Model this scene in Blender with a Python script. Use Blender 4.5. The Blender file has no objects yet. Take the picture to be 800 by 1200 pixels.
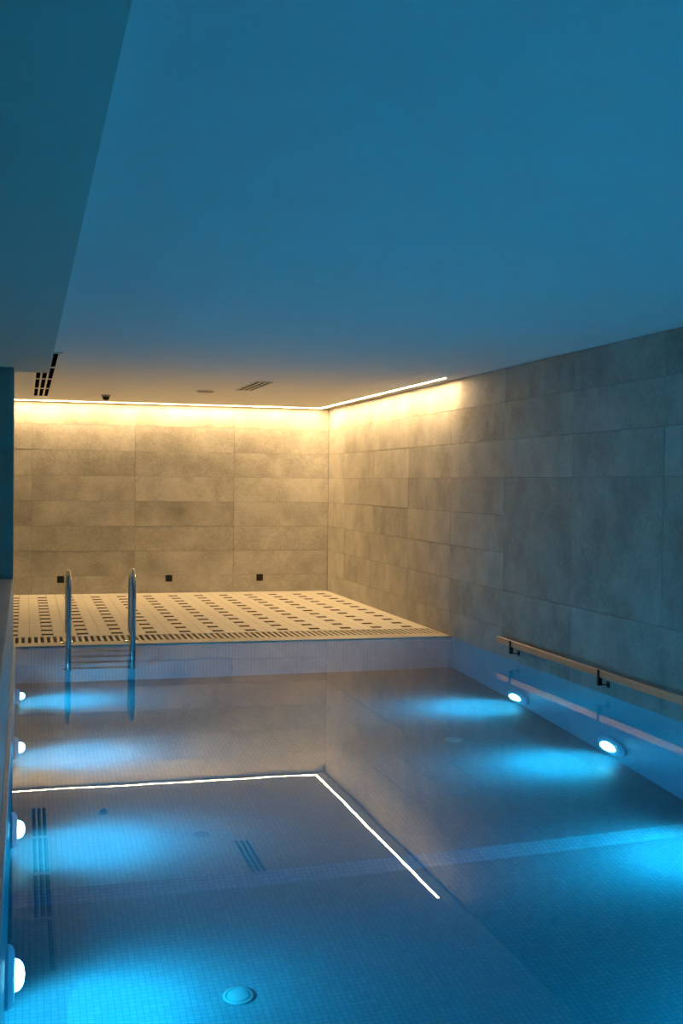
import bpy, bmesh, math, random
from mathutils import Vector, Matrix
random.seed(7)
S = bpy.context.scene
C = S.collection
R_ = math.radians

# ------------------------------------------------------------------ camera
# world: X to the right across the pool, Y along the pool, Z up; water level Z=0; metres
CAM_Z = 1.3454
r = Vector((0.9650, -0.2622, 0.0112)); 
YAW, PITCH, ROLL = 0.2653, 0.0242, 0.0112
f = Vector((math.sin(YAW)*math.cos(PITCH), math.cos(YAW)*math.cos(PITCH), -math.sin(PITCH)))
r0 = Vector((math.cos(YAW), -math.sin(YAW), 0)); u0 = r0.cross(f)
r = r0*math.cos(ROLL)+u0*math.sin(ROLL); u = -r0*math.sin(ROLL)+u0*math.cos(ROLL)
cam = bpy.data.cameras.new('camera'); camo = bpy.data.objects.new('camera', cam); C.objects.link(camo)
camo.matrix_world = Matrix(((r.x, u.x, -f.x, 0), (r.y, u.y, -f.y, 0), (r.z, u.z, -f.z, CAM_Z), (0, 0, 0, 1)))
cam.sensor_fit = 'AUTO'; cam.sensor_width = 36.0; cam.lens = 1365.4/1200*36.0
cam.clip_start = 0.02; cam.clip_end = 100
S.camera = camo

# ------------------------------------------------------------------ world, exposure, light levels
w = bpy.data.worlds.new('world'); S.world = w; w.use_nodes = True
w.node_tree.nodes['Background'].inputs[0].default_value = (0, 0, 0, 1)
w.node_tree.nodes['Background'].inputs[1].default_value = 0.0
S.view_settings.view_transform = 'Standard'; S.view_settings.look = 'None'
S.view_settings.gamma = 1.0; S.view_settings.use_curve_mapping = False
S.view_settings.exposure = 0.0
LED_STRENGTH = 250.0                 # warm linear lamps in the ceiling
LED_COLOR = (1.0, 0.655, 0.305)
POOL_WATTS = 185.0                  # downward beam of each underwater lamp
POOL_WIDE = 88.0                   # wide spill of each underwater lamp
POOL_COLOR = (0.045, 0.65, 0.98)
LENS_STRENGTH = 20.0
cy = S.cycles
cy.max_bounces = 14; cy.diffuse_bounces = 6; cy.glossy_bounces = 6; cy.transmission_bounces = 10
cy.caustics_reflective = True; cy.caustics_refractive = True
cy.blur_glossy = 0.4; cy.sample_clamp_indirect = 6.0
cy.use_denoising = True

# ------------------------------------------------------------------ dimensions
XR, D, H = 3.677, 14.176, 2.282     # right wall, back wall, ceiling
YP = 9.74                           # far end of the pool
XL = -0.065                         # left pool wall
YN = -4.6                           # near end of the pool, out of view, set back for more ceiling light
XW, YB = -2.33, -6.0                # left wall, near wall
SZ, SX, SY = 2.215, 0.183, 9.74     # dropped bulkhead: underside, right edge, far end
PARZ, PARX = 0.58, -0.086           # low parapet at the left
LIGHT_Z = -1.38

# ------------------------------------------------------------------ materials
def newmat(name):
    m = bpy.data.materials.new(name); m.use_nodes = True
    nt = m.node_tree; b = nt.nodes['Principled BSDF']
    return m, nt, b
def node(nt, t, **kw):
    n = nt.nodes.new(t)
    for k, v in kw.items():
        if hasattr(n, k): setattr(n, k, v)
        else: n.inputs[k].default_value = v
    return n
def plain(name, col, rough=0.5, metal=0.0, spec=0.5, vary=0.08, scale=12):
    m, nt, b = newmat(name)
    tc = node(nt, 'ShaderNodeTexCoord'); nz = node(nt, 'ShaderNodeTexNoise'); nz.inputs['Scale'].default_value = scale
    nz.inputs['Detail'].default_value = 3
    nt.links.new(tc.outputs['Object'], nz.inputs['Vector'])
    rp = node(nt, 'ShaderNodeValToRGB')
    c0 = [max(0, c*(1-vary)) for c in col]; c1 = [min(1, c*(1+vary)) for c in col]
    rp.color_ramp.elements[0].position = 0.3; rp.color_ramp.elements[1].position = 0.7
    rp.color_ramp.elements[0].color = (*c0, 1); rp.color_ramp.elements[1].color = (*c1, 1)
    nt.links.new(nz.outputs[0], rp.inputs[0]); nt.links.new(rp.outputs[0], b.inputs['Base Color'])
    b.inputs['Roughness'].default_value = rough; b.inputs['Metallic'].default_value = metal
    b.inputs['Specular IOR Level'].default_value = spec
    return m
def emissive(name, col, strength):
    m, nt, b = newmat(name)
    b.inputs['Base Color'].default_value = (0.8, 0.8, 0.8, 1)
    b.inputs['Emission Color'].default_value = (*col, 1); b.inputs['Emission Strength'].default_value = strength
    return m
def concrete():
    m, nt, b = newmat('concrete_panel')
    L = nt.links.new
    g = node(nt, 'ShaderNodeNewGeometry'); oi = node(nt, 'ShaderNodeObjectInfo')
    mul = node(nt, 'ShaderNodeMath', operation='MULTIPLY'); mul.inputs[1].default_value = 37.0
    L(oi.outputs['Random'], mul.inputs[0])
    off = node(nt, 'ShaderNodeVectorMath', operation='ADD'); L(g.outputs['Position'], off.inputs[0]); L(mul.outputs[0], off.inputs[1])
    n1 = node(nt, 'ShaderNodeTexNoise'); n1.inputs['Scale'].default_value = 2.8; n1.inputs['Detail'].default_value = 6; n1.inputs['Roughness'].default_value = 0.62
    n2 = node(nt, 'ShaderNodeTexNoise'); n2.inputs['Scale'].default_value = 45; n2.inputs['Detail'].default_value = 4; n2.inputs['Roughness'].default_value = 0.7
    L(off.outputs[0], n1.inputs['Vector']); L(off.outputs[0], n2.inputs['Vector'])
    a = node(nt, 'ShaderNodeMath', operation='MULTIPLY'); a.inputs[1].default_value = 0.62; L(n1.outputs[0], a.inputs[0])
    c = node(nt, 'ShaderNodeMath', operation='MULTIPLY_ADD'); c.inputs[1].default_value = 0.38; L(n2.outputs[0], c.inputs[0]); L(a.outputs[0], c.inputs[2])
    d = node(nt, 'ShaderNodeMath', operation='MULTIPLY_ADD'); d.inputs[1].default_value = 0.10; L(oi.outputs['Random'], d.inputs[0]); L(c.outputs[0], d.inputs[2])
    rp = node(nt, 'ShaderNodeValToRGB')
    e = rp.color_ramp.elements
    e[0].position = 0.34; e[0].color = (0.20, 0.193, 0.172, 1)
    e[1].position = 0.70; e[1].color = (0.46, 0.44, 0.40, 1)
    L(d.outputs[0], rp.inputs[0]); L(rp.outputs[0], b.inputs['Base Color'])
    b.inputs['Roughness'].default_value = 0.62; b.inputs['Specular IOR Level'].default_value = 0.3
    bp = node(nt, 'ShaderNodeBump'); bp.inputs['Strength'].default_value = 0.25; bp.inputs['Distance'].default_value = 0.004
    L(n2.outputs[0], bp.inputs['Height']); L(bp.outputs[0], b.inputs['Normal'])
    return m
def mosaic(name, ax, k=1.0):
    m, nt, b = newmat(name); L = nt.links.new
    g = node(nt, 'ShaderNodeNewGeometry'); sp = node(nt, 'ShaderNodeSeparateXYZ'); cb = node(nt, 'ShaderNodeCombineXYZ')
    L(g.outputs['Position'], sp.inputs[0]); L(sp.outputs[ax[0]], cb.inputs[0]); L(sp.outputs[ax[1]], cb.inputs[1])
    br = node(nt, 'ShaderNodeTexBrick'); br.offset = 0.0; br.squash = 1.0
    L(cb.outputs[0], br.inputs['Vector'])
    br.inputs['Scale'].default_value = 1.0; br.inputs['Brick Width'].default_value = 0.027; br.inputs['Row Height'].default_value = 0.027
    br.inputs['Mortar Size'].default_value = 0.0016; br.inputs['Mortar Smooth'].default_value = 0.15; br.inputs['Bias'].default_value = 0.0
    br.inputs['Color1'].default_value = (0.30*k, 0.42*k, 0.47*k, 1); br.inputs['Color2'].default_value = (0.37*k, 0.49*k, 0.53*k, 1)
    br.inputs['Mortar'].default_value = (0.19*k, 0.28*k, 0.33*k, 1)
    L(br.outputs['Color'], b.inputs['Base Color'])
    b.inputs['Roughness'].default_value = 0.3
    bp = node(nt, 'ShaderNodeBump'); bp.invert = True; bp.inputs['Strength'].default_value = 0.3; bp.inputs['Distance'].default_value = 0.001
    L(br.outputs['Fac'], bp.inputs['Height']); L(bp.outputs[0], b.inputs['Normal'])
    return m
def water_mat():
    m = bpy.data.materials.new('pool_water'); m.use_nodes = True; nt = m.node_tree; nt.nodes.clear(); L = nt.links.new
    out = node(nt, 'ShaderNodeOutputMaterial'); gl = node(nt, 'ShaderNodeBsdfGlass'); gl.inputs['IOR'].default_value = 1.333
    gl.inputs['Roughness'].default_value = 0.0; gl.inputs['Color'].default_value = (1, 1, 1, 1)
    L(gl.outputs[0], out.inputs['Surface'])
    va = node(nt, 'ShaderNodeVolumeAbsorption'); va.inputs['Color'].default_value = (0.20, 0.80, 0.88, 1); va.inputs['Density'].default_value = 1.0
    L(va.outputs[0], out.inputs['Volume'])
    g = node(nt, 'ShaderNodeNewGeometry')
    nz = node(nt, 'ShaderNodeTexNoise'); nz.inputs['Scale'].default_value = 2.6; nz.inputs['Detail'].default_value = 1.5
    L(g.outputs['Position'], nz.inputs['Vector'])
    bp = node(nt, 'ShaderNodeBump'); bp.inputs['Strength'].default_value = 1.0; bp.inputs['Distance'].default_value = 0.00016
    L(nz.outputs[0], bp.inputs['Height']); L(bp.outputs[0], gl.inputs['Normal'])
    return m
M = dict(
    conc=concrete(),
    mos_floor=mosaic('dimmed_mosaic_on_pool_floor', (0, 1), 0.60), mos_step=mosaic('mosaic_on_step_edge', (0, 1), 0.80), mos_far=mosaic('mosaic_on_end_wall', (0, 2)), mos_side=mosaic('mosaic_on_side_wall', (1, 2)),  # floor mosaic is the wall mosaic, with its dimmer light darkened into the colour
    water=water_mat(),
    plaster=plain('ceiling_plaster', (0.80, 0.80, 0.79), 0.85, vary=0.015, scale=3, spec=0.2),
    bulk=plain('bulkhead_surface', (0.50, 0.55, 0.52), 0.8, vary=0.02, scale=3, spec=0.2),  # darker and slightly greener than the ceiling plaster
    backing=plain('joint_grout', (0.16, 0.15, 0.135), 0.9),
    deckbase=plain('grout_bed', (0.34, 0.32, 0.28), 0.8),
    tile=plain('cream_glazed_tile', (0.68, 0.64, 0.56), 0.30, vary=0.06, scale=5),
    dtile=plain('dark_brown_tile', (0.07, 0.052, 0.038), 0.95, spec=0.05, vary=0.25, scale=8),
    coping=plain('stone_coping', (0.40, 0.37, 0.32), 0.4, vary=0.12, scale=9),
    grate=plain('cream_plastic', (0.52, 0.46, 0.37), 0.45),
    trough=plain('gutter_brown', (0.30, 0.25, 0.18), 0.7),
    teal=plain('dark_stone', (0.34, 0.38, 0.38), 0.42, spec=0.3, vary=0.1, scale=6),
    pillar=plain('pillar_plaster', (0.22, 0.31, 0.28), 0.7, vary=0.05),
    steel=plain('polished_steel', (0.62, 0.63, 0.64), 0.13, metal=1.0, vary=0.03),
    bronze=plain('brushed_bronze', (0.62, 0.47, 0.34), 0.38, metal=1.0, vary=0.08, scale=30),
    black=plain('black_plastic', (0.012, 0.012, 0.012), 0.5, spec=0.2),
    void=plain('black_opening', (0.004, 0.004, 0.004), 1.0, spec=0.0),
    white=plain('white_enamel', (0.74, 0.72, 0.68), 0.45, vary=0.02),
    grey=plain('grey_plastic', (0.30, 0.29, 0.27), 0.5),
    dull=plain('dull_cover', (0.55, 0.54, 0.50), 0.6),
    flange=plain('white_pool_fitting', (0.60, 0.68, 0.72), 0.35, vary=0.03),
    cover=plain('pale_drain_cover', (0.34, 0.42, 0.42), 0.4, vary=0.03),
    led=emissive('warm_led_diffuser', LED_COLOR, LED_STRENGTH),
    lens=emissive('pool_lamp_lens', (0.60, 0.84, 1.0), LENS_STRENGTH),
)

# ------------------------------------------------------------------ mesh helpers
def bx(bm, x0, x1, y0, y1, z0, z1, bev=0.0):
    vs = [bm.verts.new((x, y, z)) for x in (x0, x1) for y in (y0, y1) for z in (z0, z1)]
    q = [(0, 1, 3, 2), (4, 6, 7, 5), (0, 4, 5, 1), (2, 3, 7, 6), (0, 2, 6, 4), (1, 5, 7, 3)]
    fs = [bm.faces.new([vs[i] for i in a]) for a in q]
    if bev > 0:
        es = list({e for fc in fs for e in fc.edges})
        bmesh.ops.bevel(bm, geom=es, offset=bev, segments=2, affect='EDGES', profile=0.5)
def box(*a, bev=0.0):
    bm = bmesh.new(); bx(bm, *a, bev=bev); return bm
def ortho(d):
    a = Vector((0, 0, 1)) if abs(d.z) < 0.9 else Vector((1, 0, 0))
    s = d.cross(a).normalized(); return s, s.cross(d).normalized()
def tube(bm, pts, rad, n=14, caps=True):
    pts = [Vector(p) for p in pts]; rings = []; s = None
    for i, p in enumerate(pts):
        d = (pts[min(i+1, len(pts)-1)]-pts[max(i-1, 0)]).normalized()
        if s is None: s, t = ortho(d)
        else: s = (s-d*s.dot(d)).normalized(); t = d.cross(s)
        rr = rad[i] if isinstance(rad, (list, tuple)) else rad
        rings.append([bm.verts.new(p+(s*math.cos(2*math.pi*k/n)+t*math.sin(2*math.pi*k/n))*rr) for k in range(n)])
    for a, b in zip(rings, rings[1:]):
        for k in range(n): bm.faces.new((a[k], a[(k+1) % n], b[(k+1) % n], b[k]))
    if caps: bm.faces.new(rings[0][::-1]); bm.faces.new(rings[-1])
def lathe(bm, prof, origin, axis, n=28):
    """prof: (radius, height along axis) list; closed at both ends where radius is 0"""
    o = Vector(origin); d = Vector(axis).normalized(); s, t = ortho(d); rings = []
    for (rr, hh) in prof:
        if rr < 1e-6: rings.append([bm.verts.new(o+d*hh)])
        else: rings.append([bm.verts.new(o+d*hh+(s*math.cos(2*math.pi*k/n)+t*math.sin(2*math.pi*k/n))*rr) for k in range(n)])
    for a, b in zip(rings, rings[1:]):
        for k in range(n):
            k2 = (k+1) % n
            if len(a) == 1 and len(b) > 1: bm.faces.new((a[0], b[k2], b[k]))
            elif len(b) == 1 and len(a) > 1: bm.faces.new((a[k], a[k2], b[0]))
            elif len(a) > 1: bm.faces.new((a[k], a[k2], b[k2], b[k]))
def obj(name, bm, mat, parent=None, smooth=False):
    bmesh.ops.recalc_face_normals(bm, faces=bm.faces)
    me = bpy.data.meshes.new(name); bm.to_mesh(me); bm.free()
    me.materials.append(mat)
    if smooth:
        for p in me.polygons: p.use_smooth = True
        try: me.set_sharp_from_angle(angle=R_(40))
        except Exception: pass
    o = bpy.data.objects.new(name, me); C.objects.link(o)
    if parent: o.parent = parent
    return o
def link(name, me, parent, loc=(0, 0, 0)):
    o = bpy.data.objects.new(name, me); C.objects.link(o); o.parent = parent; o.location = loc; return o
def thing(name, label, cat, loc=(0, 0, 0), group=None):
    o = bpy.data.objects.new(name, None); C.objects.link(o); o.location = loc; o.empty_display_size = 0.1
    return tag(o, label, cat, group)
def tag(o, label, cat, group=None):
    o['label'] = label; o['category'] = cat
    if group: o['group'] = group
    return o
def struct(name, bm, mat, label=None, cat=None):
    o = obj(name, bm, mat); o['kind'] = 'structure'
    if label: o['label'] = label
    if cat: o['category'] = cat
    return o

# ------------------------------------------------------------------ room shell
T = 0.02                                         # panels stand this far off the backing
wr = struct('wall_right', box(XR+T, XR+0.25, YB, D+0.25, -0.05, H+0.1), M['backing'], 'long wall of grey concrete-look panels beside the pool', 'wall')
wb = struct('wall_back', box(XW, XR+T, D+T, D+0.25, -0.05, H+0.1), M['backing'], 'end wall of warm-lit concrete-look panels behind the tiled deck', 'wall')
struct('wall_left', box(XW-0.2, XW, YB, D+0.25, -0.2, H+0.1), M['pillar'], 'plain plastered wall beyond the low parapet', 'wall')
struct('wall_near', box(XW, XR+T, YB-0.2, YB, -0.2, H+0.1), M['pillar'], 'plain plastered wall closing the room opposite the tiled deck', 'wall')
struct('ceiling', box(XW-0.2, XR+0.25, YB-0.2, D+0.25, H, H+0.25), M['plaster'], 'smooth white plaster ceiling washed blue by the pool', 'ceiling')
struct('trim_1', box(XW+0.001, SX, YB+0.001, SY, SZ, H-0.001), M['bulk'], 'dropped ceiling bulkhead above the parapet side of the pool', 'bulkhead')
struct('wall_parapet', box(-0.40, PARX, YB+0.001, YP-0.001, -0.25, PARZ, bev=0.004), M['teal'], 'low polished stone parapet along the pool edge', 'parapet')
struct('wall_pillar', box(-0.95, PARX, 9.36, YP-0.001, PARZ+0.0005, SZ-0.0005), M['pillar'], 'dark pillar standing on the end of the low parapet', 'pillar')
struct('floor_walkway', box(XW+0.001, -0.401, YB+0.001, YP, -0.15, -0.005), M['coping'], 'stone walkway behind the low parapet', 'floor')

# wall panels: 1.2 m wide, 0.3 m courses
zs = [0.0, 0.21, 0.51, 0.81, 1.11, 1.41, 1.71, 2.01, H-0.002]
J = 0.0011
def panel(parent, x0, x1, y0, y1, z0, z1):
    bm = box(x0, x1, y0, y1, z0, z1, bev=0.0006)
    c = Vector(((x0+x1)/2, (y0+y1)/2, (z0+z1)/2)); bmesh.ops.translate(bm, verts=bm.verts, vec=-c)
    o = obj('wall_panel', bm, M['conc'], parent); o.location = c
ys = [D]; y = D-0.767
while y > YB: ys.append(y); y -= 1.2
ys.append(YB)
for a, b in zip(ys, ys[1:]):
    zc = zs if a > 8.7 else [0.0, 0.51, 1.41, 1.71, 2.01, H-0.002]
    for z0, z1 in zip(zc, zc[1:]):
        pr = random.uniform(0, 0.0025)
        zz = -0.045 if z0 == 0.0 else z0
        panel(wr, XR-pr, XR+T-0.0005, b+J, a-J, zz+J, z1-J)
xs = [XR]; x = XR-1.2
while x > XW: xs.append(x); x -= 1.2
xs.append(XW)
for a, b in zip(xs, xs[1:]):
    for z0, z1 in zip(zs, zs[1:]):
        pr = random.uniform(0, 0.003)
        panel(wb, b+J, a-J-(0.004 if a == XR else 0), D-pr, D+T-0.0005, z0+J, z1-J)

# ------------------------------------------------------------------ pool basin
YB1, YB2, ZF0, ZF1, ZF2, ZF3 = 5.62, 5.50, -1.575, -1.67, -1.715, -1.86
bm = bmesh.new()
prof = [(YP+0.2, ZF0), (YP, ZF0), (YB1, ZF1), (YB2, ZF2), (YN, ZF3), (YN-0.2, ZF3)]
top = [[bm.verts.new((xx, yy, zz)) for (yy, zz) in prof] for xx in (XL-0.15, XR+0.2)]
bot = [[bm.verts.new((xx, yy, -2.1)) for (yy, zz) in prof] for xx in (XL-0.15, XR+0.2)]
for k in range(len(prof)-1):
    bm.faces.new((top[0][k], top[0][k+1], top[1][k+1], top[1][k])); bm.faces.new((bot[0][k], bot[1][k], bot[1][k+1], bot[0][k+1]))
for s in (0, 1):
    bm.faces.new(top[s]+bot[s][::-1])
bm.faces.new((top[0][0], top[1][0], bot[1][0], bot[0][0])); bm.faces.new((top[0][-1], bot[0][-1], bot[1][-1], top[1][-1]))
bm.faces.ensure_lookup_table()
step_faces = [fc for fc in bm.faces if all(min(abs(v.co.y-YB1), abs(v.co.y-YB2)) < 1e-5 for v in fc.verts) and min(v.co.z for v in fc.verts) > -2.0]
for fc in step_faces: fc.material_index = 1  # step faces get a lighter tone than the rest of the floor
fp = struct('floor_pool', bm, M['mos_floor'], 'mosaic pool floor under the water with a low step', 'pool floor')
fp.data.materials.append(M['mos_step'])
struct('wall_pool_far', box(XL-0.15, XR+0.2, YP, YP+0.12, -2.05, -0.051), M['mos_far'], 'mosaic pool wall under the overflow grate', 'pool wall')
struct('wall_pool_near', box(XL-0.15, XR+0.2, YN-0.12, YN, -2.05, -0.001), M['mos_far'], 'mosaic pool wall at the end opposite the ladder', 'pool wall')
struct('wall_pool_right', box(XR+0.0005, XR+0.2, YN-0.1, YP+0.1, -2.05, -0.0505), M['mos_side'], 'mosaic pool wall below the bronze handrail', 'pool wall')
struct('wall_pool_left', box(XL-0.02, XL, YN-0.1, YP, -2.05, 0.002), M['mos_side'], 'mosaic pool wall at the foot of the parapet', 'pool wall')
struct('floor_near', box(XL-0.02, XR+T, YB, YN, -0.15, 0.0), M['coping'], 'stone floor at the pool end opposite the ladder', 'floor')

# water body
wat = obj('water', box(XL-0.0006, XR+0.0011, YN-0.0006, YP+0.0006, -1.98, -0.010), M['water'])
wat['kind'] = 'stuff'; tag(wat, 'still clear blue water filling the pool', 'water')

# ------------------------------------------------------------------ far deck
GY0, GY1 = 9.945, 10.30
fl = struct('floor', box(XW+0.001, XR+T-0.001, GY1+0.012, D+T-0.001, -0.20, -0.012), M['deckbase'], 'tiled deck of cream squares with scattered dark brown squares', 'floor')
TS, TJ, TZ = 0.1, 0.0016, 0.0
dx0, dy0 = 0.195, 13.77
dm = None; bmf = bmesh.new()
nx0 = int(math.floor((XW-dx0)/TS)); nx1 = int(math.ceil((XR-dx0)/TS)); 
for j in range(-5, 36):
    yc = dy0-TS*j
    y0, y1 = max(yc-TS/2, GY1+0.014)+TJ, min(yc+TS/2, D-0.004)-TJ
    if y1-y0 < 0.02: continue
    for i in range(nx0, nx1+1):
        xc = dx0+TS*i
        x0, x1 = max(xc-TS/2, XW+0.004)+TJ, min(xc+TS/2, XR-0.004)-TJ
        if x1-x0 < 0.02: continue
        if i % 3 == 0 and j % 3 == 0 and 0 <= j <= 33 and xc > -1.35:
            if dm is None:
                b_ = box(-TS/2+TJ, TS/2-TJ, -TS/2+TJ, TS/2-TJ, -0.008, 0.0005, bev=0.0012)
                bmesh.ops.recalc_face_normals(b_, faces=b_.faces)
                dm = bpy.data.meshes.new('dark_tile'); b_.to_mesh(dm); b_.free(); dm.materials.append(M['dtile'])
            if x1-x0 > 0.09: link('dark_tile', dm, fl, (xc, yc, 0))
        else:
            bx(bmf, x0, x1, y0, y1, -0.011, random.uniform(-0.0006, 0.0))
o = obj('cream_tile_field', bmf, M['tile'], fl); o['kind'] = 'stuff'

# coping between grate and water
cp = struct('trim_2', box(XL-0.35, XR, YP-0.002, GY0-0.001, -0.05, 0.0, bev=0.006), M['coping'], 'pale stone coping between overflow grate and water', 'coping')
# overflow grate
gr = thing('overflow_grate', 'cream slatted overflow grate across the far pool end', 'grate', (0, GY0, 0))
obj('trough', box(-0.42, XR-0.003, 0.0, GY1-GY0+0.011, -0.14, -0.06), M['trough'], gr)
obj('edge_rail', box(-0.42, XR-0.003, 0.0, 0.012, -0.0595, -0.001), M['grate'], gr)
obj('edge_rail', box(-0.42, XR-0.003, GY1-GY0-0.001, GY1-GY0+0.011, -0.0595, -0.001), M['grate'], gr)
b_ = box(-0.0125, 0.0125, 0.0125, GY1-GY0-0.0015, -0.03, -0.001, bev=0.002)
bmesh.ops.recalc_face_normals(b_, faces=b_.faces)
gm = bpy.data.meshes.new('slat'); b_.to_mesh(gm); b_.free(); gm.materials.append(M['grate'])
x = XR-0.02
while x > -0.40:
    link('slat', gm, gr, (x, 0, 0)); x -= 0.052

# ------------------------------------------------------------------ LED lines in the ceiling
LX, LY, LE = XR-0.145, D-0.115, 9.60
def led(name, label, x0, x1, y0, y1):
    t = thing(name, label, 'light strip', ((x0+x1)/2, (y0+y1)/2, H), 'warm light lines in the ceiling')
    cx, cy_ = (x0+x1)/2, (y0+y1)/2
    e = 0.004
    bm = bmesh.new()
    z0, z1 = -0.006, -0.0005
    bx(bm, x0-cx-e, x0-cx, y0-cy_-e, y1-cy_+e, z0, z1); bx(bm, x1-cx, x1-cx+e, y0-cy_-e, y1-cy_+e, z0, z1)
    bx(bm, x0-cx, x1-cx, y0-cy_-e, y0-cy_, z0, z1); bx(bm, x0-cx, x1-cx, y1-cy_, y1-cy_+e, z0, z1)
    obj('profile', bm, M['white'], t)
    obj('diffuser', box(x0-cx, x1-cx, y0-cy_, y1-cy_, -0.005, -0.0007), M['led'], t)
WL = 0.022
led('led_strip', 'thin warm light line in the ceiling along the end wall', XW+0.1, LX-WL/2-0.01, LY-WL/2, LY+WL/2)
led('led_strip', 'thin warm light line in the ceiling along the long panelled wall', LX-WL/2, LX+WL/2, LE, LY+WL/2)

# ------------------------------------------------------------------ underwater lamps
LG = 'round underwater pool lamps'
def pool_lamp(y, side, label):
    xw = XL if side < 0 else XR
    sx = 1 if side < 0 else -1                      # direction into the pool
    t = thing('pool_lamp', label, 'pool light', (xw, y, LIGHT_Z), LG)
    bm = bmesh.new()
    lathe(bm, [(0.0, 0.0), (0.180, 0.0), (0.180, 0.012), (0.168, 0.026), (0.135, 0.034), (0.098, 0.036), (0.098, 0.030), (0.0, 0.030)], (0, 0, 0), (sx, 0, 0), 32)
    obj('flange', bm, M['flange'], t, True)
    bm = bmesh.new()
    lathe(bm, [(0.0, 0.0305), (0.090, 0.0305), (0.090, 0.040), (0.083, 0.052), (0.068, 0.062), (0.040, 0.070), (0.0, 0.073)], (0, 0, 0), (sx, 0, 0), 32)
    obj('lens', bm, M['lens'], t, True)
    for k in range(4):
        a = math.pi/4+k*math.pi/2; bm = bmesh.new()
        lathe(bm, [(0.008, 0.025), (0.008, 0.033), (0.0, 0.035)], (0, 0.152*math.cos(a), 0.152*math.sin(a)), (sx, 0, 0), 10)
        obj('screw', bm, M['steel'], t, True)
    for nm, watts, cone, tilt, narrow in (('lamp_beam', POOL_WATTS, 140, -1.25, 0.5), ('lamp_spill', POOL_WIDE, 172, 0.05, 1.0)):
        la = bpy.data.lights.new(nm, 'SPOT'); la.energy = watts; la.color = POOL_COLOR
        la.spot_size = R_(cone); la.spot_blend = 1.0; la.shadow_soft_size = 0.06
        la.cycles.use_multiple_importance_sampling = False
        lo = bpy.data.objects.new(nm, la); C.objects.link(lo); lo.parent = t
        lo.location = (sx*0.085, 0, 0)
        lo.rotation_euler = Vector((sx, 0, tilt)).to_track_quat('-Z', 'Y').to_euler(); lo.scale = (narrow, 1, 1)
pool_lamp(8.25, 1, 'glowing pool lamp under the handrail bracket closer to the tiled deck')
pool_lamp(6.77, 1, 'glowing pool lamp under the handrail bracket farther from the tiled deck')
for k, nm in ((2, 'third'), (3, 'fourth'), (4, 'fifth'), (5, 'sixth'), (6, 'unseen added seventh'), (7, 'unseen added eighth')):
    pool_lamp(8.25-1.485*k, 1, 'glowing pool lamp below the handrail, %s from the tiled deck' % nm)  # from the seventh on, unseen lamps added to brighten the ceiling
for k, nm in enumerate(('first', 'second', 'third', 'fourth', 'fifth', 'sixth', 'unseen added seventh', 'unseen added eighth', 'unseen added ninth')):
    pool_lamp(9.06-1.487*k, -1, 'glowing pool lamp on the parapet-side wall, %s from the ladder' % nm)  # last three stand out of view, put in for light on the ceiling

# ------------------------------------------------------------------ ladder
LX0, LX1, LYA, LYB = 0.345, 0.858, 9.875, 9.60
ld = thing('pool_ladder', 'polished steel pool ladder with two looped rails', 'ladder', ((LX0+LX1)/2, LYA, 0))
for xx in (LX0, LX1):
    px = xx-(LX0+LX1)/2
    pts = [(px, 0, -0.002), (px, 0, 0.30)]
    cxy, ra = (LYB-LYA)/2, abs(LYB-LYA)/2
    pts = [(px, 0, 0.001)]+[(px, 0, 0.1*k) for k in range(1, 5)]
    zc = 0.628-0.022-ra
    pts += [(px, cxy+ra*math.cos(a), zc+ra*math.sin(a)) for a in [math.pi*i/14 for i in range(15)]]
    pts += [(px, LYB-LYA, zz) for zz in (0.4, 0.3, 0.15, 0.0, -0.2, -0.5, -0.8, -0.95)]
    pts += [(px, LYB-LYA+0.006, -1.00), (px, LYB-LYA+0.03, -1.04), (px, LYB-LYA+0.07, -1.06), (px, YP-LYA-0.002, -1.06)]
    bm = bmesh.new(); tube(bm, pts, 0.0215, 16); rail = obj('rail', bm, M['steel'], ld, True)
    bm = bmesh.new(); lathe(bm, [(0.024, 0.0005), (0.054, 0.0005), (0.054, 0.006), (0.045, 0.014), (0.026, 0.018), (0.0225, 0.018)], (px, 0, 0), (0, 0, 1), 24)
    obj('anchor_flange', bm, M['steel'], ld, True)
    bm = bmesh.new(); lathe(bm, [(0.0, 0.0), (0.04, 0.0), (0.04, 0.008), (0.022, 0.012)], (px, YP-LYA-0.0005, -1.06), (0, -1, 0), 20)
    obj('wall_foot', bm, M['black'], ld, True)
for zz in (-0.17, -0.42, -0.67, -0.93):
    bm = box(LX0-(LX0+LX1)/2+0.02, LX1-(LX0+LX1)/2-0.02, LYB-LYA-0.03, LYB-LYA+0.05, zz-0.012, zz+0.012, bev=0.004)
    tr = obj('tread', bm, M['steel'], ld)
    for k in range(3):
        obj('grip_strip', box(-0.16, 0.16, LYB-LYA-0.02+0.022*k, LYB-LYA-0.008+0.022*k, zz+0.0121, zz+0.0145), M['grey'], tr)

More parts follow.
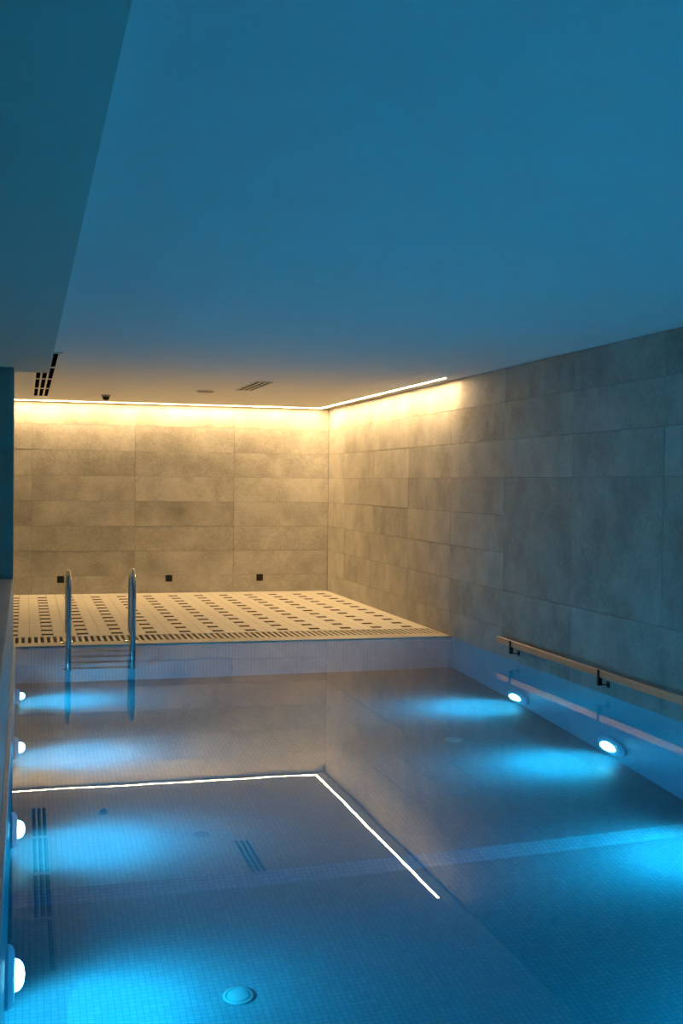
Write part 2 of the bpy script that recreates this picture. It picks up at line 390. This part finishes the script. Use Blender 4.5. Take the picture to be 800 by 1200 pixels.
# ------------------------------------------------------------------ handrail on the right wall
hx0, hx1, hz0, hz1 = XR-0.075, XR-0.055, 0.108, 0.155
hr = thing('handrail', 'flat bronze handrail on dark brackets above the waterline', 'handrail', (XR, 8.55, 0))
obj('bar', box(hx0-XR, hx1-XR, -12.9, 0, hz0, hz1, bev=0.002), M['bronze'], hr)
yb = 8.27
while yb > -4.2:
    bm = bmesh.new(); yy = yb-8.55
    bx(bm, hx0-XR-0.006, hx0-XR-0.0005, yy-0.011, yy+0.011, hz0-0.048, hz1+0.001)
    bx(bm, hx0-XR-0.006, -0.009, yy-0.011, yy+0.011, hz0-0.054, hz0-0.0485)
    bx(bm, hx0-XR-0.0005, hx1-XR, yy-0.011, yy+0.011, hz0-0.0485, hz0-0.0005)
    br = obj('bracket', bm, M['black'], hr)
    obj('wall_plate', box(-0.009, -0.003, yy-0.018, yy+0.018, hz0-0.070, hz0-0.032, bev=0.001), M['black'], br)
    yb -= 1.43

# ------------------------------------------------------------------ sockets on the end wall
for xx, lab in ((0.412, 'black square wall socket behind the ladder rail'), (1.69, 'black square wall socket in the middle of the end wall'), (2.81, 'black square wall socket closest to the room corner')):
    t = thing('wall_socket', lab, 'socket', (xx, D-0.003, 0.175), 'black sockets low on the end wall')
    obj('plate', box(-0.040, 0.040, -0.010, 0.0, -0.040, 0.040, bev=0.003), M['black'], t)
    bm = bmesh.new(); lathe(bm, [(0.026, 0.0), (0.026, 0.002), (0.020, 0.002), (0.020, 0.0005), (0.0, 0.0005)], (0, -0.010, 0), (0, -1, 0), 20)
    obj('insert', bm, M['black'], t, True)

# ------------------------------------------------------------------ ceiling fittings
def vent(label, x0, x1, y0, y1, slots, sw, group=None):
    cx, cy_ = (x0+x1)/2, (y0+y1)/2
    t = thing('ceiling_vent', label, 'vent', (cx, cy_, H), group)
    obj('backing', box(x0-cx+0.002, x1-cx-0.002, y0-cy_+0.002, y1-cy_-0.002, -0.003, -0.0005), M['void'], t)
    bm = bmesh.new(); e = 0.03
    z0, z1 = -0.008, -0.0031
    edges = [x0]+[v for s in slots for v in (s-sw/2, s+sw/2)]+[x1]
    obj('end_bar', box(x0-cx, x1-cx, y0-cy_, y0-cy_+e, z0, z1), M['white'], t)
    obj('end_bar', box(x0-cx, x1-cx, y1-cy_-e, y1-cy_, z0, z1), M['white'], t)
    for a, b in zip(edges[0::2], edges[1::2]):
        obj('blade', box(a-cx, b-cx, y0-cy_+e, y1-cy_-e, z0, z1), M['white'], t)
    bm.free()
vy = [13.33, 12.19, 11.05, 9.91, 8.77]
vlab = ['white three-slot ceiling vent over the deck, first from the end wall', 'white three-slot ceiling vent over the deck, second from the end wall',
        'white three-slot ceiling vent above the overflow grate, third from the end wall', 'white three-slot ceiling vent beside the bulkhead, fourth from the end wall']
for a, b, lab in zip(vy, vy[1:], vlab):
    vent(lab, 0.055, 0.262, b+0.004, a-0.004, (0.108, 0.162, 0.216), 0.037, 'row of three-slot ceiling vents')
vent('narrow flush three-slot ceiling vent standing alone over the deck', 2.055, 2.215, 10.62, 11.66, (2.082, 2.135, 2.188), 0.030)
t = thing('smoke_detector', 'small dark dome detector on the ceiling over the deck', 'detector', (0.845, 12.92, H))
bm = bmesh.new(); lathe(bm, [(0.0, -0.0005), (0.05, -0.0005), (0.05, -0.014), (0.044, -0.018), (0.0, -0.018)], (0, 0, 0), (0, 0, 1), 24); obj('base', bm, M['grey'], t, True)
bm = bmesh.new(); lathe(bm, [(0.038, -0.0185), (0.037, -0.035), (0.030, -0.050), (0.016, -0.058), (0.0, -0.060)], (0, 0, 0), (0, 0, 1), 24); obj('dome', bm, M['black'], t, True)
t = thing('ceiling_disc', 'flat round cover on the ceiling between detector and lone vent', 'cover', (1.78, 11.93, H))
bm = bmesh.new(); lathe(bm, [(0.0, -0.0005), (0.095, -0.0005), (0.093, -0.008), (0.083, -0.010), (0.083, -0.0105), (0.0, -0.0105)], (0, 0, 0), (0, 0, 1), 28); obj('rim', bm, M['dull'], t, True)
bm = bmesh.new(); lathe(bm, [(0.0, -0.011), (0.080, -0.011), (0.078, -0.014), (0.0, -0.016)], (0, 0, 0), (0, 0, 1), 28); obj('face', bm, M['grey'], t, True)

# ------------------------------------------------------------------ fittings in the pool
def zfloor(y):
    for (ya, za), (yb, zb) in zip(prof, prof[1:]):
        if yb <= y <= ya and ya > yb: return za+(zb-za)*(ya-y)/(ya-yb)
    return ZF3
for (xx, yy, lab) in ((2.82, 7.42, 'pale round inlet on the pool floor near the handrail side'), (0.84, 4.60, 'pale round inlet on the pool floor near the parapet-side lamps')):
    t = thing('floor_inlet', lab, 'inlet', (xx, yy, zfloor(yy)), 'round inlets on the pool floor')
    bm = bmesh.new(); lathe(bm, [(0.0, 0.0), (0.062, 0.0), (0.062, 0.005), (0.055, 0.008), (0.050, 0.008), (0.050, 0.006), (0.0, 0.006)], (0, 0, 0), (0, 0, 1), 28); obj('ring', bm, M['cover'], t, True)
    bm = bmesh.new(); lathe(bm, [(0.0, 0.0065), (0.046, 0.0065), (0.045, 0.010), (0.034, 0.013), (0.0, 0.014)], (0, 0, 0), (0, 0, 1), 28); obj('cap', bm, M['cover'], t, True)
t = thing('wall_inlet', 'small round steel inlet at the waterline in the pool corner by the parapet', 'inlet', (0.005, YP-0.002, -0.055))
bm = bmesh.new(); lathe(bm, [(0.0, 0.0), (0.042, 0.0), (0.042, 0.006), (0.03, 0.012), (0.02, 0.012), (0.02, 0.004), (0.0, 0.004)], (0, 0, 0), (0, -1, 0), 24); obj('ring', bm, M['steel'], t, True)
bm = bmesh.new(); lathe(bm, [(0.0, 0.0045), (0.014, 0.0045), (0.012, 0.012), (0.0, 0.014)], (0, 0, 0), (0, -1, 0), 16); obj('nozzle', bm, M['black'], t, True)
